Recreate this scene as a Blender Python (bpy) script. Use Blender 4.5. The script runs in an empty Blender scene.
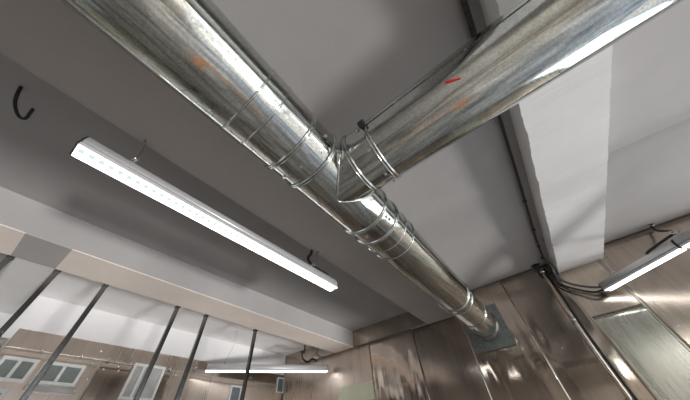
import bpy, bmesh, math, random
from mathutils import Vector, Matrix, noise

random.seed(4)
PI = math.pi
S = 1.2            # one unit = ceiling height above the camera, 1.2 m
CAMZ = 1.6
scn = bpy.context.scene
COL = scn.collection


def W(x, y, z):
    return Vector((S * x, S * y, CAMZ + S * z))


# ------------------------------------------------------------------ camera
RC = [[0.7926260021, 0.6055319343, -0.0712397177],
      [-0.4868574579, 0.5582467517, -0.6718112681],
      [-0.3670338356, 0.5671786674, 0.7372886292]]
FPX = 234.93
cam = bpy.data.cameras.new('camera')
cam.sensor_width = 36.0
cam.lens = 36.0 * FPX / 690.0
cam.clip_start = 0.02
co = bpy.data.objects.new('camera', cam)
COL.objects.link(co)
r, d, f = Vector(RC[0]), Vector(RC[1]), Vector(RC[2])
m = Matrix(((r.x, -d.x, -f.x, 0), (r.y, -d.y, -f.y, 0), (r.z, -d.z, -f.z, CAMZ), (0, 0, 0, 1)))
co.matrix_world = m
scn.camera = co


def ray(u, v):
    return r * (u - 345) + d * (v - 200) + f * FPX


def at_z(u, v, z):
    q = ray(u, v)
    q = q * (z / q.z)
    return W(*q)


def at_y(u, v, y):
    q = ray(u, v)
    q = q * (y / q.y)
    return W(*q)


def at_x(u, v, x):
    q = ray(u, v)
    q = q * (x / q.x)
    return W(*q)


# ------------------------------------------------------------------ materials
def new_mat(name):
    mt = bpy.data.materials.new(name)
    mt.use_nodes = True
    nt = mt.node_tree
    b = nt.nodes['Principled BSDF']
    return mt, nt, b


def setin(b, **kw):
    for k, v in kw.items():
        k = k.replace('_', ' ')
        if k in b.inputs:
            b.inputs[k].default_value = v


def objcoord(nt, scale=(1, 1, 1)):
    tc = nt.nodes.new('ShaderNodeTexCoord')
    mp = nt.nodes.new('ShaderNodeMapping')
    mp.inputs['Scale'].default_value = scale
    nt.links.new(tc.outputs['Object'], mp.inputs['Vector'])
    return mp.outputs['Vector']


def tex_noise(nt, vec, scale, detail=4.0, rough=0.55, dist=0.0):
    n = nt.nodes.new('ShaderNodeTexNoise')
    n.inputs['Scale'].default_value = scale
    n.inputs['Detail'].default_value = detail
    n.inputs['Roughness'].default_value = rough
    n.inputs['Distortion'].default_value = dist
    nt.links.new(vec, n.inputs['Vector'])
    return n.outputs['Fac']


def ramp(nt, fac, stops):
    n = nt.nodes.new('ShaderNodeValToRGB')
    e = n.color_ramp.elements
    while len(e) < len(stops):
        e.new(0.5)
    for k, (p, c) in enumerate(stops):
        e[k].position = p
        e[k].color = (c[0], c[1], c[2], 1) if isinstance(c, (tuple, list)) else (c, c, c, 1)
    nt.links.new(fac, n.inputs['Fac'])
    return n.outputs['Color']


def bump(nt, b, h, strength, dist=0.01):
    n = nt.nodes.new('ShaderNodeBump')
    n.inputs['Strength'].default_value = strength
    n.inputs['Distance'].default_value = dist
    nt.links.new(h, n.inputs['Height'])
    nt.links.new(n.outputs['Normal'], b.inputs['Normal'])


def plaster(name, c, var=0.05, rough=0.75):
    mt, nt, b = new_mat(name)
    v = objcoord(nt)
    n = tex_noise(nt, v, 2.3, 5)
    lo = tuple(x * (1 - var) for x in c)
    hi = tuple(min(1, x * (1 + var)) for x in c)
    nt.links.new(ramp(nt, n, [(0.3, lo), (0.7, hi)]), b.inputs['Base Color'])
    setin(b, Roughness=rough)
    n2 = tex_noise(nt, v, 9, 6)
    bump(nt, b, n2, 0.18, 0.012)
    return mt


def galvanised(name, c=(0.62, 0.64, 0.60), rlo=0.05, rhi=0.15, spangle=230):
    mt, nt, b = new_mat(name)
    v = objcoord(nt)
    vo = nt.nodes.new('ShaderNodeTexVoronoi')
    vo.inputs['Scale'].default_value = spangle
    nt.links.new(v, vo.inputs['Vector'])
    sep = nt.nodes.new('ShaderNodeSeparateColor')
    nt.links.new(vo.outputs['Color'], sep.inputs['Color'])
    cl = ramp(nt, sep.outputs[0], [(0, tuple(x * 0.86 for x in c)), (0.5, c), (1, tuple(min(1, x * 1.12) for x in (c[0] * .98, c[1], c[2] * 1.06)))])
    # dull oxidised clouds
    n = tex_noise(nt, v, 5.5, 6, 0.62, 0.5)
    cl2 = ramp(nt, n, [(0.35, (1, 1, 1)), (0.72, (0.78, 0.80, 0.80))])
    mx = nt.nodes.new('ShaderNodeMixRGB')
    mx.blend_type = 'MULTIPLY'
    mx.inputs['Fac'].default_value = 1
    nt.links.new(cl, mx.inputs[1])
    nt.links.new(cl2, mx.inputs[2])
    nt.links.new(mx.outputs[0], b.inputs['Base Color'])
    rr = ramp(nt, n, [(0.3, rlo), (0.75, rhi)])
    rc = ramp(nt, sep.outputs[1], [(0, 0.75), (1, 1.35)])
    rm = nt.nodes.new('ShaderNodeMixRGB')
    rm.blend_type = 'MULTIPLY'
    rm.inputs['Fac'].default_value = 1
    nt.links.new(rr, rm.inputs[1])
    nt.links.new(rc, rm.inputs[2])
    nt.links.new(rm.outputs[0], b.inputs['Roughness'])
    setin(b, Metallic=1.0)
    n3 = tex_noise(nt, v, 6.0, 3, 0.5)
    hb = nt.nodes.new('ShaderNodeMath')
    hb.operation = 'MULTIPLY_ADD'
    nt.links.new(sep.outputs[2], hb.inputs[0])
    hb.inputs[1].default_value = 0.012
    nt.links.new(n3, hb.inputs[2])
    bump(nt, b, hb.outputs[0], 0.16, 0.012)
    return mt


def stainless(name, c=(0.56, 0.50, 0.44), rough=0.22, aniso=0.55, axis='Z', streak=0.22):
    mt, nt, b = new_mat(name)
    sc = {'Z': (60, 60, 0.6), 'Y': (60, 0.6, 60), 'X': (0.6, 60, 60)}[axis]
    v = objcoord(nt, sc)
    n = tex_noise(nt, v, 1.5, 4, 0.6)
    lo = tuple(x * (1 - streak) for x in c)
    hi = tuple(min(1, x * (1 + streak)) for x in c)
    v2 = objcoord(nt, (5, 5, 0.9) if axis == 'Z' else (1, 5, 5))
    n2 = tex_noise(nt, v2, 1.2, 5, 0.6)
    add = nt.nodes.new('ShaderNodeMath')
    add.operation = 'MULTIPLY_ADD'
    nt.links.new(n2, add.inputs[0])
    add.inputs[1].default_value = 0.6
    mul = nt.nodes.new('ShaderNodeMath')
    mul.operation = 'MULTIPLY'
    mul.inputs[1].default_value = 0.4
    nt.links.new(n, mul.inputs[0])
    nt.links.new(mul.outputs[0], add.inputs[2])
    nt.links.new(ramp(nt, add.outputs[0], [(0.3, lo), (0.7, hi)]), b.inputs['Base Color'])
    nt.links.new(ramp(nt, add.outputs[0], [(0.3, rough * 0.75), (0.7, rough * 1.3)]), b.inputs['Roughness'])
    setin(b, Metallic=1.0, Anisotropic=aniso)
    bump(nt, b, n, 0.05, 0.004)
    return mt


def plain(name, c, rough=0.5, metal=0.0, var=0.06, scale=30):
    mt, nt, b = new_mat(name)
    v = objcoord(nt)
    n = tex_noise(nt, v, scale, 3)
    nt.links.new(ramp(nt, n, [(0.3, tuple(x * (1 - var) for x in c)), (0.7, tuple(min(1, x * (1 + var)) for x in c))]),
                 b.inputs['Base Color'])
    setin(b, Roughness=rough, Metallic=metal)
    return mt


def emitter(name, c, strength):
    mt, nt, b = new_mat(name)
    setin(b, Base_Color=(0.6, 0.6, 0.6, 1), Roughness=0.4)
    b.inputs['Emission Color'].default_value = (*c, 1)
    b.inputs['Emission Strength'].default_value = strength
    return mt


M = {}
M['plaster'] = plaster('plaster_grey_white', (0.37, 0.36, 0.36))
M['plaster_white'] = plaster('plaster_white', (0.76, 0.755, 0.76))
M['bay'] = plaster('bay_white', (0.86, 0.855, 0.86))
M['bay_wall'] = plaster('bay_wall_white', (0.66, 0.655, 0.66))
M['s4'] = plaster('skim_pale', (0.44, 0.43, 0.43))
M['beam_bounce'] = plaster('beam_warm_bounce', (0.47, 0.435, 0.415))  # lighter warm tone holds the light bounced up from the floor
M['soffit'] = plaster('soffit_cream', (0.88, 0.785, 0.715), 0.06)
M['galv'] = galvanised('galvanised_steel')
M['galv_band'] = galvanised('galvanised_band', (0.62, 0.64, 0.61), 0.12, 0.24, 110)
M['galv_plate'] = galvanised('galvanised_plate', (0.30, 0.32, 0.31), 0.40, 0.55, 60)
M['steel'] = stainless('stainless_brushed', (0.55, 0.475, 0.40), 0.20)
M['steel_dark'] = stainless('stainless_dark', (0.50, 0.43, 0.365), 0.12, 0.4)
M['steel_smooth'] = stainless('stainless_smooth', (0.60, 0.515, 0.44), 0.08, 0.3)
M['steel_pale'] = stainless('stainless_pale', (0.52, 0.515, 0.45), 0.28, 0.5)
M['green_reflection'] = plain('painted_green_reflection', (0.86, 0.90, 0.68), 0.25, 0, 0.06, 5)
M['steel_left'] = stainless('stainless_left', (0.62, 0.53, 0.46), 0.30, 0.5)
M['steel_left'].node_tree.nodes['Principled BSDF'].inputs['Metallic'].default_value = 0.75
M['post'] = plain('dark_steel', (0.17, 0.17, 0.165), 0.25, 0.95)
M['alu'] = plain('silver_aluminium', (0.70, 0.71, 0.72), 0.38, 0.35, 0.03)
M['black'] = plain('black_plastic', (0.018, 0.018, 0.018), 0.45)
M['cable'] = plain('dark_cable', (0.018, 0.019, 0.019), 0.5)
M['greycable'] = plain('grey_flex', (0.14, 0.15, 0.15), 0.35, 0.5)
M['conduit'] = plain('dark_conduit', (0.05, 0.05, 0.048), 0.4, 0.6)
M['wire'] = plain('steel_wire', (0.35, 0.35, 0.35), 0.35, 0.9)
M['screw'] = plain('bright_screw', (0.75, 0.76, 0.77), 0.22, 1.0)
M['red'] = plain('red_marker', (0.75, 0.03, 0.04), 0.5)
M['orange'] = plain('orange_strip', (0.95, 0.30, 0.06), 0.5)
M['frame'] = plain('white_frame', (0.72, 0.73, 0.72), 0.4)
M['louvre'] = plain('grey_green_louvre', (0.30, 0.34, 0.33), 0.4)
M['louvre_blue'] = plain('blue_grey_louvre', (0.20, 0.24, 0.26), 0.4)
M['pale_pane'] = plain('pale_grey_pane', (0.44, 0.44, 0.44), 0.3, 0, 0.15, 8)
M['floor'] = plain('brown_floor', (0.44, 0.395, 0.35), 0.5, 0, 0.7, 1.6)
M['wallpaint'] = plaster('wall_paint', (0.60, 0.56, 0.52))
M['key'] = emitter('sunlit_glass', (0.98, 0.98, 1.0), 125.0)
M['day'] = emitter('daylit_glass', (0.90, 0.97, 1.0), 3.0)
M['day_bright'] = emitter('bright_daylit_glass', (0.90, 0.96, 1.0), 3.0)
M['day_left'] = emitter('left_daylight', (0.90, 0.95, 1.0), 1.0)
M['day_door'] = emitter('door_daylight', (0.88, 0.95, 1.0), 3.5)


def led_material():
    mt, nt, b = new_mat('led_diffuser')
    v = objcoord(nt)
    sep = nt.nodes.new('ShaderNodeSeparateXYZ')
    nt.links.new(v, sep.inputs[0])
    # row of diodes every 22 mm, behind the diffuser, along local x, towards the local +y side
    def math_(op, a, bv):
        n = nt.nodes.new('ShaderNodeMath')
        n.operation = op
        if isinstance(a, (int, float)):
            n.inputs[0].default_value = a
        else:
            nt.links.new(a, n.inputs[0])
        if isinstance(bv, (int, float)):
            n.inputs[1].default_value = bv
        elif bv is not None:
            nt.links.new(bv, n.inputs[1])
        return n.outputs[0]
    fx = math_('MODULO', math_('ADD', sep.outputs[0], 10.0), 0.030)
    dx = math_('ABSOLUTE', math_('SUBTRACT', fx, 0.015), None)
    dy = math_('ABSOLUTE', math_('SUBTRACT', sep.outputs[1], -0.012), None)
    instrip = math_('LESS_THAN', dy, 0.012)
    ds = math_('MULTIPLY', math_('MULTIPLY', dx, 60.0), instrip)
    rr = ramp(nt, ds, [(0.0, (1, 1, 1)), (0.30, (1, 1, 1)), (0.44, (0.10, 0.125, 0.115)), (1.0, (0.10, 0.125, 0.115))])
    nt.links.new(rr, b.inputs['Emission Color'])
    b.inputs['Emission Strength'].default_value = 6.0
    setin(b, Base_Color=(0.25, 0.25, 0.25, 1), Roughness=0.3)
    return mt


M['led'] = led_material()


# ------------------------------------------------------------------ mesh helpers
def link_mesh(name, bm, mat, parent=None, smooth=False, loc=None, mw=None):
    me = bpy.data.meshes.new(name)
    bm.normal_update()
    bm.to_mesh(me)
    bm.free()
    if smooth:
        for p in me.polygons:
            p.use_smooth = True
    o = bpy.data.objects.new(name, me)
    COL.objects.link(o)
    me.materials.append(mat)
    if parent is not None:
        o.parent = parent
    if loc is not None:
        o.location = loc
    return o


def thing(name, label, cat, loc=(0, 0, 0), rot=(0, 0, 0), group=None):
    o = bpy.data.objects.new(name, None)
    o.empty_display_size = 0.1
    COL.objects.link(o)
    o.location = loc
    o.rotation_euler = rot
    return tag(o, label, cat, group)


def tag(o, label=None, cat=None, group=None, kind=None):
    if label:
        o['label'] = label
    if cat:
        o['category'] = cat
    if group:
        o['group'] = group
    if kind:
        o['kind'] = kind
    return o


def add_box(bm, a, b, bevel=0.0):
    """box between two corners (world or local coordinates)"""
    x0, x1 = sorted((a[0], b[0]))
    y0, y1 = sorted((a[1], b[1]))
    z0, z1 = sorted((a[2], b[2]))
    vs = [bm.verts.new(p) for p in ((x0, y0, z0), (x1, y0, z0), (x1, y1, z0), (x0, y1, z0),
                                    (x0, y0, z1), (x1, y0, z1), (x1, y1, z1), (x0, y1, z1))]
    fs = [bm.faces.new([vs[i] for i in q]) for q in ((3, 2, 1, 0), (4, 5, 6, 7), (0, 1, 5, 4), (1, 2, 6, 5), (2, 3, 7, 6), (3, 0, 4, 7))]
    if bevel:
        es = list({e for fc in fs for e in fc.edges})
        bmesh.ops.bevel(bm, geom=es, offset=bevel, segments=2, affect='EDGES', profile=0.5)


def boxU(a, b, bevel=0.0):
    bm = bmesh.new()
    add_box(bm, W(*a), W(*b), bevel)
    return bm


def frame_of(d):
    d = d.normalized()
    up = Vector((0, 0, 1)) if abs(d.z) < 0.9 else Vector((1, 0, 0))
    a = d.cross(up).normalized()
    b = a.cross(d).normalized()
    return a, b


def add_lathe(bm, p0, dvec, prof, n=64, cap=True):
    """surface of revolution about p0 + t*d; prof = [(t, radius), ...]"""
    dvec = dvec.normalized()
    a, b = frame_of(dvec)
    rings = []
    for t, rad in prof:
        rings.append([bm.verts.new(p0 + dvec * t + (a * math.cos(2 * PI * k / n) + b * math.sin(2 * PI * k / n)) * rad)
                      for k in range(n)])
    for i in range(len(rings) - 1):
        for k in range(n):
            bm.faces.new((rings[i][k], rings[i][(k + 1) % n], rings[i + 1][(k + 1) % n], rings[i + 1][k]))
    if cap:
        bm.faces.new(list(reversed(rings[0])))
        bm.faces.new(rings[-1])


def smooth_path(pts, sub=8):
    pts = [Vector(p) for p in pts]
    out = []
    for i in range(len(pts) - 1):
        p0 = pts[max(i - 1, 0)]
        p1, p2 = pts[i], pts[i + 1]
        p3 = pts[min(i + 2, len(pts) - 1)]
        for s in range(sub):
            t = s / sub
            out.append(0.5 * ((2 * p1) + (p2 - p0) * t + (2 * p0 - 5 * p1 + 4 * p2 - p3) * t * t + (3 * p1 - p0 - 3 * p2 + p3) * t ** 3))
    out.append(pts[-1])
    return out


def add_tube(bm, pts, rad, n=10, ridges=None, cap=True):
    """tube along a polyline; ridges = (pitch, depth) corrugation"""
    pts = [Vector(p) for p in pts]
    if ridges:                                   # resample finely
        pitch, depth = ridges
        fine, acc = [pts[0]], 0.0
        for i in range(len(pts) - 1):
            L = (pts[i + 1] - pts[i]).length
            k = max(1, int(L / (pitch / 4)))
            for j in range(1, k + 1):
                fine.append(pts[i].lerp(pts[i + 1], j / k))
        pts = fine
    rings = []
    prev = None
    acc = 0
    for i, p in enumerate(pts):
        t = (pts[min(i + 1, len(pts) - 1)] - pts[max(i - 1, 0)]).normalized()
        if prev is None:
            a, b = frame_of(t)
        else:
            a = (prev - t * prev.dot(t)).normalized()
            b = t.cross(a)
        prev = a
        if i:
            acc += (pts[i] - pts[i - 1]).length
        rr = rad if not ridges else rad + ridges[1] * math.sin(2 * PI * acc / ridges[0])
        rings.append([bm.verts.new(p + (a * math.cos(2 * PI * k / n) + b * math.sin(2 * PI * k / n)) * rr) for k in range(n)])
    for i in range(len(rings) - 1):
        for k in range(n):
            bm.faces.new((rings[i][k], rings[i][(k + 1) % n], rings[i + 1][(k + 1) % n], rings[i + 1][k]))
    if cap:
        bm.faces.new(list(reversed(rings[0])))
        bm.faces.new(rings[-1])
    bmesh.ops.recalc_face_normals(bm, faces=bm.faces)


def tube(name, pts, rad, mat, parent=None, n=10, ridges=None):
    bm = bmesh.new()
    add_tube(bm, pts, rad, n, ridges)
    return link_mesh(name, bm, mat, parent, True)


# ------------------------------------------------------------------ room shell
XL, XR, YF, YB, ZF = -2.83, 2.15, 2.5, -2.3, -CAMZ / S
T = 0.1


def struct(name, bm, mat, label=None, smooth=False):
    o = link_mesh(name, bm, mat, None, smooth)
    o['kind'] = 'structure'
    if label:
        o['label'] = label
    return o


def ridge(name, x0, x1, y0, y1, label):
    bm = bmesh.new()
    add_tube(bm, [W(x0, y0, 1.0005), W((x0 + x1) / 2, (y0 + y1) / 2 + 0.004, 1.0005), W(x1, y1, 1.0005)], 0.0035, 8)
    struct(name, bm, M['plaster'], label, True)


struct('floor', boxU((XL - T, YB - T, ZF - T), (XR + T, YF + T, ZF)), M['floor'], 'brown floor below the ducts')
bm = bmesh.new()  # orange strip out of view, added to be reflected in the ducts
for (xa, ya, xb, yb) in ((-0.25, -0.30, 0.44, -0.23), (0.44, -0.30, 0.52, 0.45)):
    add_box(bm, W(xa, ya, ZF), W(xb, yb, ZF + 0.004))
struct('trim_4', bm, M['orange'], 'unseen orange strip on the floor, added for its reflection in the ducts')
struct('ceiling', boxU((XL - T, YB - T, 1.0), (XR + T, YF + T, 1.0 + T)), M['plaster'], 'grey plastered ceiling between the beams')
struct('wall_far', boxU((XL - T, YF + 0.012, ZF), (XR + T, YF + T, 1.0)), M['wallpaint'], 'far wall behind the stainless steel sheets')
struct('wall_back', boxU((XL - T, YB - T, ZF), (XR + T, YB, 1.0)), M['wallpaint'], 'wall behind the viewer')
OY0, OY1, OZ0, OZ1 = -0.62, 2.485, -1.30, 0.78
bm = bmesh.new()
add_box(bm, W(XR, YB, ZF), W(XR + T, OY0, 1.0))
add_box(bm, W(XR, OY1, ZF), W(XR + T, YF + 0.012, 1.0))
add_box(bm, W(XR, OY0, OZ1), W(XR + T, OY1, 1.0))
add_box(bm, W(XR, OY0, ZF), W(XR + T, OY1, OZ0))
struct('wall_right', bm, M['wallpaint'], 'right wall with the open street front')
struct('wall_left', boxU((XL - T, YB, ZF), (XL, YF + 0.012, 1.0)), M['bay_wall'], 'white plastered left wall above the steel sheets')


def beam(name, x0, x1, z0, y0, y1, mat, label, jitter=0.0):
    """downstand beam with slightly uneven plaster arrises"""
    bm = bmesh.new()
    n = 320
    sec = []
    for i in range(n + 1):
        y = y0 + (y1 - y0) * i / n
        j = [jitter * noise.noise(Vector((y * 9, k * 7.3, 2.2))) + 0.6 * jitter * noise.noise(Vector((y * 31, k * 3.1, 5))) + 0.5 * jitter * noise.noise(Vector((y * 83, k * 5.1, 8))) for k in range(4)]
        sec.append([bm.verts.new(W(x0, y, 1.0)), bm.verts.new(W(x0 + j[0], y, z0 + abs(j[1]))),
                    bm.verts.new(W(x1 + j[2] * 0.4, y, z0 + abs(j[3]) * 0.4)), bm.verts.new(W(x1, y, 1.0))])
    for i in range(n):
        for k in range(4):
            bm.faces.new((sec[i][k], sec[i][(k + 1) % 4], sec[i + 1][(k + 1) % 4], sec[i + 1][k]))
    bm.faces.new(sec[0])
    bm.faces.new(list(reversed(sec[-1])))
    bmesh.ops.recalc_face_normals(bm, faces=bm.faces)
    o = struct(name, bm, mat, label)
    return o


beam('ceiling_beam', -0.803, -0.40, 0.828, YB, YF, M['beam_bounce'], 'wide dark plastered beam directly above the main duct', 0.002)
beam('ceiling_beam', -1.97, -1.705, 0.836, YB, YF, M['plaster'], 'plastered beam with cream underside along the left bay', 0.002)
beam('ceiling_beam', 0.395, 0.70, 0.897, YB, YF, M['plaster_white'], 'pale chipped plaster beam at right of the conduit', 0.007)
bm = bmesh.new()
q0 = [W(0.70, YB, 0.9965), W(XR, YB, 0.9965), W(XR, 1.50, 0.9965), W(0.70, 1.424, 0.9965)]
va = [bm.verts.new(p) for p in q0]
vb = [bm.verts.new(p + Vector((0, 0, 0.006))) for p in q0]
bm.faces.new(va)
bm.faces.new(vb[::-1])
for k in range(4):
    bm.faces.new((va[k], va[(k + 1) % 4], vb[(k + 1) % 4], vb[k]))
bmesh.ops.recalc_face_normals(bm, faces=bm.faces)
struct('trim_6', bm, M['s4'], 'paler skimmed ceiling board right of the pale beam')
ridge('trim_3', 0.72, 2.14, 1.425, 1.50, 'low plaster ridge across the ceiling right of the pale beam')
# cross beam in the left bay
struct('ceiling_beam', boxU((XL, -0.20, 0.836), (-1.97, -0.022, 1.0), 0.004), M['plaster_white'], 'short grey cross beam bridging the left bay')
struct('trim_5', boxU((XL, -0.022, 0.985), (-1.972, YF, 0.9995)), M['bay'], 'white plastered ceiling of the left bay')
# cream lining boards on the underside of the left beam, both sides of the cross beam
for k, (ya, yb) in enumerate(((-1.2, -0.20), (-0.022, YF))):
    struct('trim_%d' % (k + 1), boxU((-1.972, ya, 0.832), (-1.706, yb, 0.8362)), M['soffit'],
           'cream strip on the underside of the left beam')

struct('trim_7', boxU((-1.972, -0.20, 0.8325), (-1.706, -0.022, 0.8362)), M['s4'], 'grey plaster patch between the cream strips')

# windows of the street side that light the room (right wall) and the rear wall
def lit_window(name, c0, c1, axis, mat, label, bars=(1, 1)):
    """frame + panes; axis = wall normal axis"""
    o = thing(name, label, None)
    o['kind'] = 'structure'
    if 'category' in o:
        del o['category']
    bm = bmesh.new()
    add_box(bm, W(*c0), W(*c1))
    g = link_mesh('glass_pane', bm, mat, o)
    bm = bmesh.new()
    fw = 0.03
    (xa, ya, za), (xb, yb, zb) = c0, c1
    e = 0.012
    if axis == 'x':
        for i in range(bars[0] + 1):
            y = ya + (yb - ya) * i / bars[0]
            add_box(bm, W(xa - e, y - fw / 2, za - fw / 2), W(xb, y + fw / 2, zb + fw / 2))
        for i in range(bars[1] + 1):
            z = za + (zb - za) * i / bars[1]
            add_box(bm, W(xa - e * 0.9, ya, z - fw / 2), W(xb, yb, z + fw / 2))
    else:
        for i in range(bars[0] + 1):
            x = xa + (xb - xa) * i / bars[0]
            add_box(bm, W(x - fw / 2, ya - e, za - fw / 2), W(x + fw / 2, yb + e, zb + fw / 2))
        for i in range(bars[1] + 1):
            z = za + (zb - za) * i / bars[1]
            add_box(bm, W(xa, ya - e * 0.9, z - fw / 2), W(xb, yb + e * 0.9, z + fw / 2))
    link_mesh('window_frame', bm, M['frame'], o)
    return o


bm = bmesh.new()
fx0, fx1 = XR + 0.02, XR + 0.06
for y in (OY0, 0.62, 1.46, OY1):
    add_box(bm, W(fx0, y - 0.02, OZ0), W(fx1, y + 0.02, OZ1))
for z in (OZ0, OZ1):
    add_box(bm, W(fx0, OY0, z - 0.02), W(fx1, OY1, z + 0.02))
struct('window_1', bm, M['frame'], 'white frame of the open street front')
lit_window('window_2', (-2.70, YB + 0.001, -0.75), (-1.45, YB + 0.02, 0.40), 'y', M['day_left'], 'left daylit window in the rear wall', (3, 2))
lit_window('window_3', (1.36, YF - 0.034, -1.25), (2.10, YF - 0.018, 0.62), 'y', M['day'], 'daylit window in the far wall beyond the right edge', (2, 2))



# ------------------------------------------------------------------ stainless steel sheets
def sstep(x):
    x = max(0.0, min(1.0, x))
    return x * x * (3 - 2 * x)


def wavy(u, v, amp, fu, fv, seed):
    s = Vector((u * fu, v * fv, seed * 3.7))
    return amp * (noise.noise(s) + 0.45 * noise.noise(s * 2.1 + Vector((9, 4, 1))))


def sheet_far(label, quad, mat, amp=0.006, fu=3.5, fv=0.6, seed=1, lean=0.0, screws=(), off=0.0, slew=0.0):
    """sheet on the far wall; quad = [(x,z) bl, br, tr, tl] in units"""
    bm = bmesh.new()
    nu, nv = 70, 50
    bl, br, tr, tl = [Vector(q) for q in quad]
    grid = []
    for j in range(nv + 1):
        t = j / nv
        row = []
        for i in range(nu + 1):
            s = i / nu
            p = (bl.lerp(br, s)).lerp(tl.lerp(tr, s), t)
            edge = sstep(5 * min(s, 1 - s)) * sstep(6 * min(t, 1 - t))
            dsp = wavy(p.x, p.y, amp, fu, fv, seed) * edge
            yy = YF - 0.002 - off + lean * (1 - t) + slew * (s - 0.5)
            row.append(bm.verts.new(W(p.x, yy, p.y) + Vector((0, dsp, 0))))
        grid.append(row)
    for j in range(nv):
        for i in range(nu):
            bm.faces.new((grid[j][i], grid[j][i + 1], grid[j + 1][i + 1], grid[j + 1][i]))
    # thickness
    back = bmesh.ops.extrude_face_region(bm, geom=list(bm.faces))
    vs = [g for g in back['geom'] if isinstance(g, bmesh.types.BMVert)]
    for v in vs:
        v.co.y += 0.004
    bmesh.ops.recalc_face_normals(bm, faces=bm.faces)
    o = link_mesh('steel_sheet', bm, mat, None, False)
    for p in o.data.polygons:
        p.use_smooth = abs(p.normal.y) > 0.5
    tag(o, label, 'steel sheet', 'stainless sheets cladding the walls')
    for (x, z) in screws:
        bm = bmesh.new()
        add_lathe(bm, W(x, YF - 0.004 - off, z) + Vector((0, 0.004, 0)), Vector((0, -1, 0)), [(0, 0.006), (0.003, 0.0055), (0.0055, 0.003), (0.006, 0.0005)], 12)
        link_mesh('screw', bm, M['screw'], o, True)
    return o


ZT = 0.997
sheet_far('brown steel sheet in the far left corner beside the hanging lamp', [(-2.828, ZF), (-1.50, ZF), (-1.50, 0.832), (-2.828, 0.832)], M['steel_left'], 0.004, 2.0, 0.8, 3,
          screws=[(-2.2, 0.36), (-1.75, 0.36)])
sheet_far('steel band above the seam between the two left beams', [(-2.828, 0.836), (-0.812, 0.836), (-0.812, ZT), (-2.828, ZT)], M['steel'], 0.003, 5, 1.0, 5,
          screws=[(-1.3, 0.86), (-1.0, 0.86)])
sheet_far('buckled mirror steel sheet with bright streaks left of the duct', [(-1.496, ZF), (-0.98, ZF), (-0.98, 0.832), (-1.496, 0.832)], M['steel_smooth'], 0.015, 6.0, 0.30, 11, off=0.006,
          screws=[(-1.44, 0.80), (-1.04, 0.80)])
sheet_far('smooth dark steel sheet under the middle beam', [(-0.976, ZF), (-0.50, ZF), (-0.50, 0.825), (-0.976, 0.825)], M['steel_dark'], 0.008, 2.6, 0.3, 14,
          screws=[(-0.9, 0.78), (-0.75, 0.6), (-0.62, 0.40)])
sheet_far('steel sheet behind the duct wall plate', [(-0.496, ZF), (-0.03, ZF), (-0.03, ZT), (-0.496, ZT)], M['steel_smooth'], 0.010, 5.0, 0.14, 21,
          screws=[(-0.08, 0.9), (-0.08, 0.7), (-0.08, 0.45), (-0.08, 0.25)])
sheet_far('dark rippled steel sheet left of the wall conduit', [(-0.026, ZF), (0.368, ZF), (0.368, ZT), (-0.026, ZT)], M['steel_dark'], 0.013, 0.8, 4.5, 31,
          screws=[(0.02, 0.93), (0.02, 0.74), (0.02, 0.5), (0.10, 0.42)])
sheet_far('steel sheet with a green window gleam put into its colour, below the end of the black cables', [(0.372, ZF), (0.664, ZF), (0.664, 0.548), (0.372, 0.548)], M['steel_pale'], 0.004, 2.0, 1.2, 41, lean=0.0,  # pale green base colour stands for a window reflected in the steel
          screws=[(0.40, 0.52), (0.63, 0.52), (0.52, 0.40)], off=0.004)
sheet_far('upper steel sheet at the end of the right beam', [(0.372, 0.552), (0.664, 0.552), (0.664, ZT), (0.372, ZT)], M['steel'], 0.003, 3.0, 1.0, 43,
          screws=[(0.41, 0.86), (0.63, 0.82), (0.41, 0.57)])
sheet_far('brushed steel sheet behind the right lamp', [(0.668, ZF), (XR - 0.004, ZF), (XR - 0.004, ZT), (0.668, ZT)], M['steel'], 0.005, 1.6, 1.0, 51,
          screws=[(0.72, 0.55), (0.72, 0.40)])

bm = bmesh.new()  # flat panel standing in for a window reflected in the far steel
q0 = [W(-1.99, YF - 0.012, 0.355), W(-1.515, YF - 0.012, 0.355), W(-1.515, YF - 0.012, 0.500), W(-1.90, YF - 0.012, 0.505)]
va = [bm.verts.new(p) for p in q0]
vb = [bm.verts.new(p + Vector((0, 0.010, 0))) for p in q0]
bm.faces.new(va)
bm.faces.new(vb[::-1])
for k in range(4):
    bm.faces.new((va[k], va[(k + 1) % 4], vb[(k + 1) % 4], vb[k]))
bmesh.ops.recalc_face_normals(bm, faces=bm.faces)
tag(link_mesh('reflection_panel', bm, M['green_reflection']), 'pale green window reflection built as a panel low on the far wall left of the buckled sheet', 'panel')

# folded seams on the far wall
def strip(name, pts, w, h, mat, label=None, cat=None):
    bm = bmesh.new()
    p, q = Vector(pts[0]), Vector(pts[1])
    dv = (q - p).normalized()
    side = dv.cross(Vector((0, 1, 0))).normalized()
    nrm = Vector((0, -1, 0))
    vs = []
    for pt in (p, q):
        for (a, b) in ((-w / 2, 0), (-w * 0.3, h), (w * 0.3, h), (w / 2, 0)):
            vs.append(bm.verts.new(pt + side * a + nrm * b))
    for k in range(4):
        bm.faces.new((vs[k], vs[(k + 1) % 4], vs[4 + (k + 1) % 4], vs[4 + k]))
    bm.faces.new(vs[:4][::-1])
    bm.faces.new(vs[4:])
    bmesh.ops.recalc_face_normals(bm, faces=bm.faces)
    o = link_mesh(name, bm, mat)
    if label:
        tag(o, label, cat)
    return o


strip('seam_strip', (W(0.370, YF - 0.004, 0.88), W(0.366, YF - 0.004, ZF)), 0.016, 0.008, M['steel_dark'], 'upright folded steel seam just right of the wall conduit', 'seam strip')
strip('seam_strip', (W(0.666, YF - 0.004, 0.895), W(0.668, YF - 0.004, ZF)), 0.014, 0.009, M['steel_pale'], 'upright bright steel seam passing behind the right lamp', 'seam strip')


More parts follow.
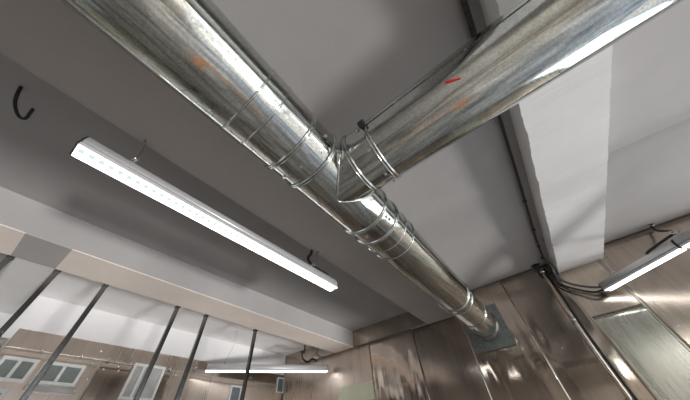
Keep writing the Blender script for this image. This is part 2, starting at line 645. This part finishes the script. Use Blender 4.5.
def sheet_left(label, y0, y1, z0, z1, mat, amp=0.004, seed=1, screws=()):
    bm = bmesh.new()
    nu, nv = 60, 40
    grid = []
    for j in range(nv + 1):
        t = j / nv
        row = []
        for i in range(nu + 1):
            s = i / nu
            y, z = y0 + (y1 - y0) * s, z0 + (z1 - z0) * t
            edge = sstep(5 * min(s, 1 - s)) * sstep(6 * min(t, 1 - t))
            row.append(bm.verts.new(W(XL + 0.008, y, z) + Vector((wavy(y, z, amp, 3.0, 0.8, seed) * edge, 0, 0))))
        grid.append(row)
    for j in range(nv):
        for i in range(nu):
            bm.faces.new((grid[j][i], grid[j + 1][i], grid[j + 1][i + 1], grid[j][i + 1]))
    back = bmesh.ops.extrude_face_region(bm, geom=list(bm.faces))
    for v in [g for g in back['geom'] if isinstance(g, bmesh.types.BMVert)]:
        v.co.x -= 0.004
    bmesh.ops.recalc_face_normals(bm, faces=bm.faces)
    o = link_mesh('steel_sheet', bm, mat)
    for p in o.data.polygons:
        p.use_smooth = abs(p.normal.x) > 0.5
    tag(o, label, 'steel sheet', 'stainless sheets cladding the walls')
    for (y, z) in screws:
        bm = bmesh.new()
        add_lathe(bm, W(XL + 0.007, y, z), Vector((1, 0, 0)), [(0, 0.012), (0.004, 0.0115), (0.008, 0.006), (0.009, 0.0005)], 12)
        link_mesh('screw', bm, M['screw'], o, True)
    return o


sheet_left('brown steel sheet with two louvred window reflections at lower left', 0.055, 0.60, ZF, 0.652, M['steel_left'], 0.005, 61,
           [(0.55, 0.625), (0.575, 0.53), (0.55, 0.45)])
sheet_left('long plain steel band under the white plaster at left', 0.055, 0.78, 0.656, 0.765, M['steel_left'], 0.003, 63,
           [(0.24, 0.664), (0.467, 0.664), (0.64, 0.664), (0.56, 0.71)])
sheet_left('steel sheet behind the pale framed window reflection', 0.604, 1.14, ZF, 0.652, M['steel'], 0.006, 67,
           [(0.725, 0.628), (0.74, 0.603), (0.64, 0.60)])
sheet_left('steel band above the pale framed window reflection', 0.784, 1.60, 0.656, 0.765, M['steel_left'], 0.003, 69,
           [(1.12, 0.664), (1.35, 0.70)])
sheet_left('steel sheet at left below the hanging lamp', 1.144, YF - 0.01, ZF, 0.652, M['steel_left'], 0.006, 71, [(1.13 + 0.06, 0.62), (1.9, 0.63)])
sheet_left('steel band at the corner behind the hanging lamp', 1.604, YF - 0.01, 0.656, 0.765, M['steel'], 0.003, 73, [(2.0, 0.69)])
sheet_left('pale steel sheet at the left edge of the picture', -1.2, 0.05, ZF, 0.70, M['steel_pale'], 0.004, 75)


def louvred(name, y0, y1, z0, z1, panes, pane_mat, label, slats=True, sill=False, fw=0.018):  # windows mirrored in the left steel, modelled as solid frames
    """window reflection built as a louvred frame on the left wall; panes = list of (ya, yb) fractions"""
    o = thing(name, label, None, W(XL + 0.012, (y0 + y1) / 2, (z0 + z1) / 2))
    o['kind'] = 'structure'
    h = (y1 - y0) / 2 * S
    v = (z1 - z0) / 2 * S
    fwm = fw * S
    bm = bmesh.new()
    d0, d1 = -0.004, 0.016
    add_box(bm, (d0, -h, -v), (d1, h, -v + fwm))
    add_box(bm, (d0, -h, v - fwm), (d1, h, v))
    add_box(bm, (d0, -h, -v + fwm), (d1, -h + fwm, v - fwm))
    add_box(bm, (d0, h - fwm, -v + fwm), (d1, h, v - fwm))
    for k in range(1, len(panes)):
        yy = -h + 2 * h * (panes[k][0] + panes[k - 1][1]) / 2
        add_box(bm, (d0, yy - fwm * 0.5, -v + fwm), (d1, yy + fwm * 0.5, v - fwm))
    link_mesh('window_frame', bm, M['frame'], o)
    for (fa, fb) in panes:
        bm = bmesh.new()
        ya, yb = -h + 2 * h * fa, -h + 2 * h * fb
        ya, yb = max(ya, -h + fwm * .9), min(yb, h - fwm * .9)
        za, zb = -v + fwm * .9, v - fwm * .9
        if slats:
            n = max(5, int((zb - za) / 0.014))
            st = (zb - za) / n
            for k in range(n):
                z = za + st * k
                q = [bm.verts.new(p) for p in ((0.009, ya, z), (0.009, yb, z), (0.0, yb, z + st * 1.15), (0.0, ya, z + st * 1.15),
                                               (0.006, ya, z), (0.006, yb, z), (-0.003, yb, z + st * 1.15), (-0.003, ya, z + st * 1.15))]
                for ix in ((0, 1, 2, 3), (7, 6, 5, 4), (0, 4, 5, 1), (2, 6, 7, 3), (1, 5, 6, 2), (0, 3, 7, 4)):
                    bm.faces.new([q[i] for i in ix])
            add_box(bm, (-0.004, ya, za), (-0.0032, yb, zb))
            bmesh.ops.recalc_face_normals(bm, faces=bm.faces)
        else:
            add_box(bm, (-0.003, ya, za), (0.004, yb, zb))
        link_mesh('louvre_pane' if slats else 'pane', bm, pane_mat, o)
    if sill:
        bm = bmesh.new()
        add_box(bm, (-0.004, -h - 0.01, -v - 0.05), (0.026, h + 0.02, -v - 0.012), 0.003)
        link_mesh('window_sill', bm, M['pale_pane'], o)
    return o


louvred('reflected_window_4', 0.09, 0.265, 0.478, 0.606, [(0, .47), (.53, 1)], M['louvre'], 'white framed louvred window reflection, built solid, nearest the lower left edge, crossed by the second post')
louvred('reflected_window_5', 0.295, 0.525, 0.480, 0.606, [(0, .47), (.53, 1)], M['louvre'], 'white framed louvred window reflection, built solid, with sill between the second and third posts', sill=True)
louvred('reflected_window_6', 0.02, 0.225, 0.30, 0.442, [(0, .47), (.53, 1)], M['louvre'], 'white framed louvred window reflection, built solid, in the bottom left corner of the picture')
louvred('reflected_window_7', 0.825, 1.075, 0.43, 0.668, [(0, .30), (.34, 1)], M['pale_pane'], 'pale framed two pane window reflection, built solid, behind the fourth post', slats=False)
louvred('reflected_window_8', 1.775, 1.90, 0.46, 0.600, [(0, 1)], M['louvre_blue'], 'small blue grey louvred window reflection, built solid, below the hanging lamp', fw=0.012)
louvred('reflected_window_9', 2.385, 2.49, 0.585, 0.735, [(0, 1)], M['louvre_blue'], 'smallest louvred window reflection, built solid, right in the far left corner', fw=0.010)

# ------------------------------------------------------------------ posts along the left beam
post_lab = ['dark steel post cut off by the left edge of the picture', 'dark steel post at the corner of the grey cross beam',
            'dark steel post crossing in front of the louvred window reflections', 'dark steel post in front of the pale framed window reflection',
            'dark steel post just left of the far hanging lamp', 'dark steel post passing in front of the far hanging lamp']
for y, lb in zip((-0.195, -0.006, 0.225, 0.672, 0.895, 1.365), post_lab):
    t = thing('steel_post', lb, 'post', W(-1.985, y, ZF), group='dark steel posts under the left beam')
    H = (0.832 - ZF) * S
    bm = bmesh.new()          # channel profile: two flanges and a web
    a, w = 0.014, 0.005
    add_box(bm, (-a, -a, 0), (a, -a + w, H), 0.0012)
    add_box(bm, (-a, a - w, 0), (a, a, H), 0.0012)
    add_box(bm, (a - w - 0.004, -a + w * .8, 0), (a - 0.004, a - w * .8, H))
    link_mesh('channel', bm, M['post'], t)
    bm = bmesh.new()
    add_box(bm, (-0.024, -0.02, 0), (0.024, 0.02, 0.005), 0.001)
    link_mesh('foot_plate', bm, M['post'], t)
    bm = bmesh.new()
    add_box(bm, (-0.02, -0.017, H - 0.012), (0.018, 0.017, H), 0.001)
    link_mesh('head_plate', bm, M['cable'], t)

# ------------------------------------------------------------------ main duct
DX, DZ, DR = -0.31, 0.668, 0.106
trunk = thing('main_duct', 'large round galvanized duct running overhead to the far steel wall', 'duct', W(DX, 0, DZ))
YD = Vector((0, 1, 0))


def duct_part(name, bm, mat, parent, smooth=True):
    for v in bm.verts:
        v.co -= trunk_loc
    return link_mesh(name, bm, mat, parent, smooth)


trunk_loc = W(DX, 0, DZ)


def ysec(y0, y1, rad, n=96):
    bm = bmesh.new()
    segs = max(2, int((y1 - y0) * 14))
    prof = [(S * (y0 + (y1 - y0) * i / segs), S * rad) for i in range(segs + 1)]
    add_lathe(bm, W(DX, 0, DZ), YD, prof, n, cap=False)
    return bm


def ring_prof(y, rad, w, h, k=6):
    return [(S * y + w * (i / k - 0.5), S * rad - 0.0005 + h * math.sin(PI * i / k)) for i in range(k + 1)]


def seam_ring(y, rad, w, h):
    bm = bmesh.new()
    add_lathe(bm, W(DX, 0, DZ), YD, ring_prof(y, rad, w, h), 96, cap=False)
    return bm


def double_bead(y, rad, base, d=YD, gap=0.010):
    bm = bmesh.new()
    prof = []
    for c in (-gap / 2, gap / 2):
        for i in range(7):
            prof.append((S * y + c + 0.0095 * (i / 6 - 0.5), S * rad - 0.0003 + 0.0065 * math.sin(PI * i / 6)))
    add_lathe(bm, base, d, prof, 96, cap=False)
    return bm


sections = [(YB + 0.02, 0.047, DR), (0.047, 0.103, DR + 0.0012), (0.103, 0.20, DR), (0.20, 0.297, DR - 0.001), (0.60, 0.692, DR - 0.001),
            (0.692, 0.770, DR), (0.770, 0.845, DR - 0.0012), (0.845, 1.62, DR), (1.62, 2.02, DR - 0.0015), (2.02, 2.478, DR - 0.0005)]
for a, b, rad in sections:
    o = duct_part('duct_section', ysec(a, b, rad), M['galv'], trunk)
for y in (0.047, 0.103, 0.770, 0.845, 2.02):
    duct_part('seam_ring', seam_ring(y, DR, 0.008, 0.0042), M['galv_band'], trunk)
for y in (0.203, 0.297, 0.602, 0.692, 1.62):
    duct_part('bead_ring', double_bead(y, DR, W(DX, 0, DZ)), M['galv_band'], trunk)
duct_part('seam_ring', seam_ring(1.70, DR, 0.008, 0.004), M['galv_band'], trunk)
# end collar and wall plate
bm = bmesh.new()
add_lathe(bm, W(DX, 0, DZ), YD, [(S * 2.35, S * DR), (S * 2.36, S * DR + 0.008), (S * 2.40, S * DR + 0.008), (S * 2.41, S * DR + 0.003),
                                 (S * 2.44, S * DR + 0.003), (S * 2.45, S * DR + 0.010), (S * 2.470, S * DR + 0.012)], 96, cap=False)
duct_part('end_collar', bm, M['galv_band'], trunk)
bm = bmesh.new()
add_box(bm, W(-0.477, YF - 0.026, 0.500), W(-0.160, YF - 0.006, 0.822), 0.002)
duct_part('wall_plate', bm, M['galv_plate'], trunk, False)
# tee fitting: through pipe + stub cut along the true intersection curve
RB = 0.1055
YC = 0.421
XD = Vector((1, -0.022, 0)).normalized()


def bpoint(x, th, rad):
    """point on branch surface at world unit x"""
    yc = YC - 0.022 * (x - DX)
    return W(x, yc + rad * math.cos(th), DZ + rad * math.sin(th))


bm = bmesh.new()
segs = 10
add_lathe(bm, W(DX, 0, DZ), YD, [(S * (0.297 + (0.60 - 0.297) * i / segs), S * DR) for i in range(segs + 1)], 96, cap=False)
n = 96
X1 = -0.185
rings = []
for i in range(9):
    row = []
    for k in range(n):
        th = 2 * PI * k / n
        xs = DX + math.sqrt(max(0.0, DR ** 2 - (RB * math.sin(th)) ** 2)) - 0.003
        x = xs + (X1 - xs) * i / 8
        row.append(bm.verts.new(bpoint(x, th, RB)))
    rings.append(row)
for i in range(8):
    for k in range(n):
        bm.faces.new((rings[i][k], rings[i][(k + 1) % n], rings[i + 1][(k + 1) % n], rings[i + 1][k]))
bmesh.ops.recalc_face_normals(bm, faces=bm.faces)
duct_part('tee_fitting', bm, M['galv'], trunk)
pts = []
for k in range(n + 1):
    th = 2 * PI * k / n
    pts.append(bpoint(DX + math.sqrt(max(0.0, DR ** 2 - (RB * math.sin(th)) ** 2)), th, RB + 0.0006))
bm = bmesh.new()
add_tube(bm, pts, 0.0042, 8, cap=False)
duct_part('solder_seam', bm, M['galv_band'], trunk)


def screw_on(p, nrm, parent, origin, size=0.0055):
    bm = bmesh.new()
    add_lathe(bm, p - nrm * 0.001, nrm, [(0, size * 1.35), (0.0015, size * 1.35), (0.0018, size), (0.006, size), (0.0068, size * .6)], 6)
    for v in bm.verts:
        v.co -= origin
    return link_mesh('screw', bm, M['screw'], parent)


for (x, y, z) in ((-0.2330, 0.2659, 0.5951), (-0.2977, 0.2500, 0.5627), (-0.372, 0.2517, 0.5821), (-0.205, 0.252, 0.64),
                  (-0.2306, 0.6313, 0.5977), (-0.2292, 0.6536, 0.5994), (-0.332, 0.64, 0.5643)):
    nv = Vector((x - DX, 0, z - DZ)).normalized()
    screw_on(W(DX, y, DZ) + nv * S * DR, nv, trunk, trunk_loc)
# longitudinal lap seam along the lower left of the trunk
a_l = math.radians(206)
bm = bmesh.new()
for (ya, yb) in ((-1.8, 0.04), (0.86, 1.6)):
    for s0 in (0,):
        nv = Vector((math.cos(a_l), 0, math.sin(a_l)))
        add_tube(bm, [W(DX, ya, DZ) + nv * (S * DR - 0.0006), W(DX, yb, DZ) + nv * (S * DR - 0.0006)], 0.0026, 6)
duct_part('lap_seam', bm, M['galv_band'], trunk)

# ------------------------------------------------------------------ branch duct
branch_loc = W(X1, YC - 0.022 * (X1 - DX), DZ)
branch = thing('branch_duct', 'round galvanized branch duct leaving the tee towards the upper right', 'duct', branch_loc)


def bpart(name, bm, mat, smooth=True):
    for v in bm.verts:
        v.co -= branch_loc
    return link_mesh(name, bm, mat, branch, smooth)


def b_lathe(prof, n=96):
    bm = bmesh.new()
    add_lathe(bm, branch_loc, XD, prof, n, cap=False)
    return bm


bpart('duct_section', b_lathe([(0, S * (RB - .001)), (0.05, S * (RB - .001)), (0.0955, S * (RB - .001))]), M['galv'])
bpart('duct_section', b_lathe([(0.0955 + (S * (XR - 0.02 - X1) - 0.0955) * i / 30, S * RB) for i in range(31)]), M['galv'])
for t0 in (0.0, 0.0955):
    bm = bmesh.new()
    prof = []
    for c in (-0.005, 0.005):
        for i in range(7):
            prof.append((t0 + c + 0.0095 * (i / 6 - 0.5), S * RB - 0.0003 + (0.0062 if t0 else 0.0075) * math.sin(PI * i / 6)))
    add_lathe(bm, branch_loc, XD, prof, 96, cap=False)
    bpart('bead_ring', bm, M['galv_band'])
# long lap seam near the top edge
th = math.radians(180 + 3)
bm = bmesh.new()
add_tube(bm, [bpoint(-0.10, th, RB), bpoint(1.0, th, RB), bpoint(2.1, th, RB)], 0.0028, 6)
bpart('lap_seam', bm, M['galv_band'])
# clamp bolt on the second ring
bm = bmesh.new()
add_box(bm, bpoint(-0.118, math.radians(186), RB + 0.002), bpoint(-0.098, math.radians(178), RB + 0.020), 0.002)
bpart('clamp_bolt', bm, M['black'], False)
for (x, y, z) in ((-0.125, 0.4294, 0.5691), (-0.125, 0.345, 0.588), (-0.13, 0.306, 0.668), (-0.125, 0.49, 0.60)):
    yc = YC - 0.022 * (x - DX)
    nv = Vector((0, y - yc, z - DZ)).normalized()
    screw_on(W(x, yc, DZ) + nv * S * RB, nv, branch, branch_loc)
# red marker dash
bm = bmesh.new()
yc = YC - 0.022 * (0.14 - DX)
na, nb = 5, 6
g = []
for i in range(na + 1):
    x = 0.127 + 0.03 * i / na
    row = []
    for j in range(nb + 1):
        ang = math.atan2(0.6065 - DZ, 0.325 - yc) + math.radians(-2.2 + 4.4 * j / nb) * (0.75 + 0.25 * math.sin(i * 1.1 + 0.3)) + math.radians(-4.0 + 1.6 * i)
        row.append(bm.verts.new(W(x, yc, DZ) + Vector((0, math.cos(ang), math.sin(ang))) * (S * RB + 0.0022)))
    g.append(row)
for i in range(na):
    for j in range(nb):
        bm.faces.new((g[i][j], g[i][j + 1], g[i + 1][j + 1], g[i + 1][j]))
o = bpart('paint_mark', bm, M['red'])
o['label'] = 'short red paint dash'

# ------------------------------------------------------------------ LED lamps
def lamp(label, p0, p1, group='linear LED lamps hung under the ceiling', wmm=0.068):
    """p0, p1: world points of the LED underside centre line ends"""
    p0, p1 = Vector(p0), Vector(p1)
    dv = p1 - p0
    L = dv.length
    t = thing('linear_lamp', label, 'lamp', (p0 + p1) / 2, (0, 0, math.atan2(dv.y, dv.x)), group)
    h = L / 2
    w2 = wmm / 2
    # housing: rounded back, groove, lower channel
    prof = [(-w2, 0.002), (-w2, 0.016), (-w2 + 0.012, 0.0165), (-w2 + 0.012, 0.0225), (-w2, 0.023)]
    for k in range(1, 16):
        a = PI - PI * k / 16
        prof.append((math.cos(a) * w2, 0.023 + math.sin(a) * 0.052))
    prof += [(w2, 0.023), (w2 - 0.012, 0.0225), (w2 - 0.012, 0.0165), (w2, 0.016), (w2, 0.002)]
    bm = bmesh.new()
    va = [bm.verts.new((-h, y, z)) for y, z in prof]
    vb = [bm.verts.new((h, y, z)) for y, z in prof]
    for k in range(len(prof)):
        k2 = (k + 1) % len(prof)
        bm.faces.new((va[k], va[k2], vb[k2], vb[k]))
    bm.faces.new(list(reversed(va)))
    bm.faces.new(vb)
    bmesh.ops.recalc_face_normals(bm, faces=bm.faces)
    o = link_mesh('housing', bm, M['alu'], t)
    for p in o.data.polygons:
        p.use_smooth = abs(p.normal.x) < 0.5 and p.area > 0 and p.center.z > 0.024
    bm = bmesh.new()
    add_box(bm, (-h + 0.003, -w2 + 0.003, -0.003), (h - 0.003, w2 - 0.003, 0.0025), 0.001)
    link_mesh('diffuser', bm, M['led'], t)
    for sx in (-1, 1):
        bm = bmesh.new()
        cp = [(y * 1.03, z) for y, z in prof]
        a0 = [bm.verts.new((sx * h, y, z)) for y, z in cp]
        a1 = [bm.verts.new((sx * (h + 0.005), y, z)) for y, z in cp]
        for k in range(len(cp)):
            k2 = (k + 1) % len(cp)
            bm.faces.new((a0[k], a0[k2], a1[k2], a1[k]))
        bm.faces.new(a0)
        bm.faces.new(list(reversed(a1)))
        bmesh.ops.recalc_face_normals(bm, faces=bm.faces)
        link_mesh('end_cap', bm, M['black'], t)
    return t


ZL = 0.66
l1 = lamp('long LED lamp hanging at left of the main duct with visible diodes', W(-0.805, -0.172, ZL), W(-0.805, 1.025, ZL))
l2 = lamp('LED lamp hanging in the far left corner behind the posts', W(-2.70, 1.39, 0.655), W(-2.035, 2.415, 0.655))
e3 = Vector((0.545, 2.40, 0.655))
j3 = Vector((0.895, 2.055, 0.655))
l3 = lamp('short LED lamp at right whose end takes the two cables', W(*e3), W(*(j3 - Vector((0.003, -0.003, 0)))))
dd = (j3 - e3).normalized()
l4 = lamp('LED lamp joined on to the short lamp at the right edge of the picture', W(*(j3 + dd * 0.006)), W(*(j3 + dd * 0.9)))


l5 = lamp('added unseen LED lamp outside the picture at right, nearest the street front', W(1.70, -1.55, 0.66), W(1.70, -0.35, 0.66))  # extra lamp out of view, added to brighten the floor and beam
for lp in (l5,):
    al = bpy.data.lights.new('added_lamp_light', 'AREA')
    al.shape = 'RECTANGLE'
    al.size = 1.4
    al.size_y = 0.055
    al.energy = 40
    al.color = (1.0, 0.97, 0.93)
    ao = bpy.data.objects.new('added_lamp_light', al)
    COL.objects.link(ao)
    ao.parent = lp
    ao.location = (0, 0, -0.006)


def hanger(lp, top, bottom, wob=0.012):
    """screw hook in the plaster, thin wire, small clip on the lamp"""
    top, bottom = Vector(top), Vector(bottom)
    t = bpy.data.objects.new('wire_hanger', None)
    t.empty_display_size = 0.05
    COL.objects.link(t)
    lm = Matrix.Translation(lp.location) @ lp.rotation_euler.to_matrix().to_4x4()
    t.parent = lp
    t.matrix_parent_inverse = lm.inverted()
    t.location = bottom
    bm = bmesh.new()
    mid = top.lerp(bottom, 0.5) + Vector((wob, wob * .4, 0))
    add_tube(bm, [p - bottom for p in smooth_path([top - Vector((0, 0, 0.018)), mid, bottom + Vector((0, 0, 0.02))], 6)], 0.0018, 6)
    link_mesh('wire', bm, M['wire'], t, True)
    bm = bmesh.new()
    loop = [Vector((math.cos(a) * 0.013, math.sin(a) * 0.005, math.sin(a) * 0.013 - 0.014)) for a in [2.2 - k * 0.55 for k in range(10)]]
    add_tube(bm, [Vector((0, 0, 0.002)) + top - bottom, Vector((0, 0, -0.004)) + top - bottom] + [q + top - bottom for q in loop], 0.0038, 8)
    link_mesh('screw_hook', bm, M['wire'], t, True)
    bm = bmesh.new()
    loop = [Vector((math.cos(a) * 0.015, math.sin(a) * 0.008, 0.015 + math.sin(a) * 0.014)) for a in [k * 2 * PI / 10 for k in range(11)]]
    add_tube(bm, [Vector((-0.012, 0, -0.002)), Vector((-0.010, 0, 0.006))] + loop + [Vector((0.012, 0.004, 0.006)), Vector((0.018, 0.007, 0))], 0.0034, 8)
    link_mesh('clip', bm, M['screw'], t, True)
    return t


ltop = 0.66 + 0.074 / S
hanger(l1, W(-0.785, -0.075, 0.845), W(-0.795, -0.055, ltop))
hanger(l1, W(-0.785, 0.86, 0.845), W(-0.795, 0.83, ltop))
hanger(l2, W(-2.50, 1.50, 1.0), W(-2.62, 1.515, 0.708), wob=0.03)
hanger(l2, W(-2.15, 2.30, 1.0), W(-2.14, 2.255, 0.708), wob=0.02)
hanger(l4, W(1.06, 2.44, 1.0), at_z(676, 234, 0.712), wob=0.004)
hanger(l3, W(0.72, 2.46, 0.999), W(0.63, 2.315, 0.708), wob=0.02)
hanger(l5, W(1.70, -1.3, 1.0), W(1.70, -1.3, 0.715))
hanger(l5, W(1.70, -0.6, 1.0), W(1.70, -0.6, 0.715))

# flexible conduits feeding the lamps
def flex(label, pts, rad=0.008, mat='greycable', ridges=(0.008, 0.0012), name='flexible_conduit', cat='conduit'):
    o = tube(name, smooth_path(pts, 8), rad, M[mat], None, 10, ridges)
    return tag(o, label, cat)


flex('grey flexible conduit looping down to the far end of the long lamp',
     [W(-0.83, 0.86, 0.995), W(-0.80, 0.822, 0.815), at_z(308, 258, 0.79), at_z(312, 265, 0.752), at_z(320, 270, 0.735), at_z(328, 275, 0.724)], 0.0095, 'conduit')
flex('grey flexible conduit looping down to the right end of the corner lamp',
     [W(-2.36, 2.38, 0.998), W(-2.35, 2.36, 0.90), at_z(302, 352, 0.82), at_z(303, 359, 0.76), at_z(308, 362, 0.725), at_z(312, 359, 0.735), at_z(317, 361, 0.708)], 0.012, 'conduit')
flex('black cable hook curling out of the ceiling at upper left', [at_z(21, 87, 1.0), at_z(20, 88.5, 0.985), at_z(16.5, 96, 0.955), at_z(15, 104, 0.945), at_z(17, 113, 0.945), at_z(21, 118, 0.945), at_z(26, 118, 0.95), at_z(30, 113, 0.96), at_z(33, 109, 0.965)], 0.006, 'cable', None, 'cable_end', 'cable')
flex('black cable from the ceiling hook down onto the right lamp',
     [W(1.075, 2.455, 0.999), at_z(652, 227, 0.975), at_z(657, 230.5, 0.93), at_z(665, 231, 0.86), at_z(671, 230.5, 0.80), at_z(674, 233, 0.76), at_z(677, 232.5, 0.73)], 0.009, 'cable', None, 'power_cable', 'cable')
flex('black cable lying along the top of the short right lamp',
     [at_z(678, 232, 0.725), at_z(672, 235, 0.728), at_z(660, 243, 0.725), at_z(649, 251, 0.722), at_z(647, 254, 0.716)], 0.0085, 'cable', None, 'power_cable', 'cable')

# ------------------------------------------------------------------ conduit on the ceiling at the right beam
cd = thing('ceiling_conduit', 'dark conduit along the ceiling beside the chipped right beam', 'conduit', W(0.36, 0, 0.98))
cl = W(0.36, 0, 0.98)
bm = bmesh.new()
add_tube(bm, [p - cl for p in [W(0.345, -0.4, 0.982), W(0.345, 0.60, 0.982)]], 0.011, 14, (0.011, 0.0022))
link_mesh('flexible_length', bm, M['conduit'], cd, True)
bm = bmesh.new()
add_tube(bm, [p - cl for p in smooth_path([W(0.345, 0.60, 0.982), W(0.345, 1.4, 0.983), W(0.342, 2.0, 0.983), W(0.352, 2.38, 0.98)], 5)], 0.0085, 14)
link_mesh('rigid_length', bm, M['conduit'], cd, True)
for y in (0.78, 1.50, 1.86, 2.12, 2.33):
    bm = bmesh.new()
    add_lathe(bm, W(0.344, y, 0.983) - cl, YD, [(-0.014, 0.009), (-0.013, 0.0125), (0.013, 0.0125), (0.014, 0.009)], 18)
    link_mesh('coupling', bm, M['conduit'], cd, True)

# cables from the conduit end to the lamp
flex('black cable swinging from the conduit to the short right lamp', [W(0.355, 2.36, 0.975), W(0.37, 2.42, 0.945), at_y(553, 277, 2.44), at_y(563, 285, 2.44), at_y(580, 290, 2.43), at_y(596, 292, 2.41), W(0.56, 2.38, 0.672)],
     0.008, 'cable', None, 'power_cable', 'cable')
flex('grey sheathed cable above the black one, running to the short right lamp', [W(0.348, 2.36, 0.972), W(0.372, 2.41, 0.94), at_y(556, 276, 2.43), at_y(568, 283, 2.42), at_y(585, 286.5, 2.42), at_y(599, 287, 2.40), W(0.56, 2.39, 0.700)],
     0.0095, 'greycable', None, 'power_cable', 'cable')
flex('short black cable loop at the top of the wall conduit', [W(0.36, 2.37, 0.97), W(0.375, 2.45, 0.945), at_y(547, 274, 2.47), at_y(541, 275, 2.475), at_y(537, 269, 2.475), W(0.30, 2.47, 0.975)],
     0.006, 'cable', None, 'power_cable', 'cable')

# upright pipe on the far wall
pp = thing('wall_pipe', 'bright steel pipe running down the far wall below the conduit', 'pipe', W(0.29, YF - 0.03, ZF))
pl = W(0.29, YF - 0.03, ZF)
bm = bmesh.new()
ptop = W(0.297, YF - 0.03, 0.955)
pk = W(0.268, YF - 0.03, 0.57)
add_tube(bm, [p - pl for p in smooth_path([W(0.245, YF - 0.03, ZF), W(0.255, YF - 0.03, 0.2), pk, ptop], 6)], 0.0145, 16)
link_mesh('pipe_run', bm, M['steel'], pp, True)
bm = bmesh.new()
add_tube(bm, [p - pl + Vector((0.033, 0.004, 0)) for p in smooth_path([W(0.245, YF - 0.03, ZF), W(0.255, YF - 0.03, 0.2), pk, ptop], 6)], 0.0075, 12)
link_mesh('thin_pipe', bm, M['conduit'], pp, True)
for z in (0.94, 0.56, 0.10, -0.5):
    bm = bmesh.new()
    x = 0.297 if z > 0.9 else (0.268 if z > 0.5 else 0.25)
    add_lathe(bm, W(x, YF - 0.03, z) - pl, Vector((0, 0, 1)), [(-0.018, 0.0145), (-0.017, 0.0185), (0.017, 0.0185), (0.018, 0.0145)], 20)
    link_mesh('coupling', bm, M['galv_band'], pp, True)
# ragged dark opening where the pipe meets the ceiling
bm = bmesh.new()
c = W(0.283, 2.455, 1.0)
n = 22
ra = [0.035 + 0.012 * noise.noise(Vector((k * 0.9, 3, 1))) for k in range(n)]
v0 = [bm.verts.new(c + Vector((math.cos(2 * PI * k / n) * ra[k] * 1.3, math.sin(2 * PI * k / n) * ra[k], 0.001))) for k in range(n)]
v1 = [bm.verts.new(c + Vector((math.cos(2 * PI * k / n) * ra[k] * 1.15, math.sin(2 * PI * k / n) * ra[k] * .9, -0.006))) for k in range(n)]
for k in range(n):
    bm.faces.new((v0[k], v0[(k + 1) % n], v1[(k + 1) % n], v1[k]))
bm.faces.new(v1)
bmesh.ops.recalc_face_normals(bm, faces=bm.faces)
tag(link_mesh('ceiling_collar', bm, M['post']), 'ragged dark collar where the wall pipe meets the ceiling', 'collar')

# ------------------------------------------------------------------ world + view
w = bpy.data.worlds.new('world')
scn.world = w
w.use_nodes = True
nt = w.node_tree
bg = nt.nodes['Background']
tc = nt.nodes.new('ShaderNodeTexCoord')
sep = nt.nodes.new('ShaderNodeSeparateXYZ')
nt.links.new(tc.outputs['Generated'], sep.inputs[0])
mr = nt.nodes.new('ShaderNodeMapRange')
mr.inputs['From Min'].default_value = -1
mr.inputs['From Max'].default_value = 1
nt.links.new(sep.outputs['Z'], mr.inputs['Value'])
nt.links.new(ramp(nt, mr.outputs[0], [(0.0, (0.30, 0.27, 0.25)), (0.40, (0.42, 0.40, 0.38)), (0.50, (0.75, 0.80, 0.86)), (0.62, (0.62, 0.80, 1.0)), (1.0, (0.30, 0.50, 0.9))]),
             bg.inputs['Color'])
bg.inputs['Strength'].default_value = 2.9
# low sun glare thrown up through the street front from the ground outside
sl = bpy.data.lights.new('low_sun', 'SUN')
sl.energy = 2.45
sl.angle = math.radians(7)
sl.color = (1.0, 0.985, 0.97)
so = bpy.data.objects.new('low_sun', sl)
COL.objects.link(so)
so.rotation_euler = Vector((-1.0, -0.03, 0.375)).to_track_quat('-Z', 'Y').to_euler()
vs = scn.view_settings
vs.view_transform = 'Standard'
vs.look = 'None'
vs.exposure = 0.0
vs.gamma = 1.0
vs.use_curve_mapping = False
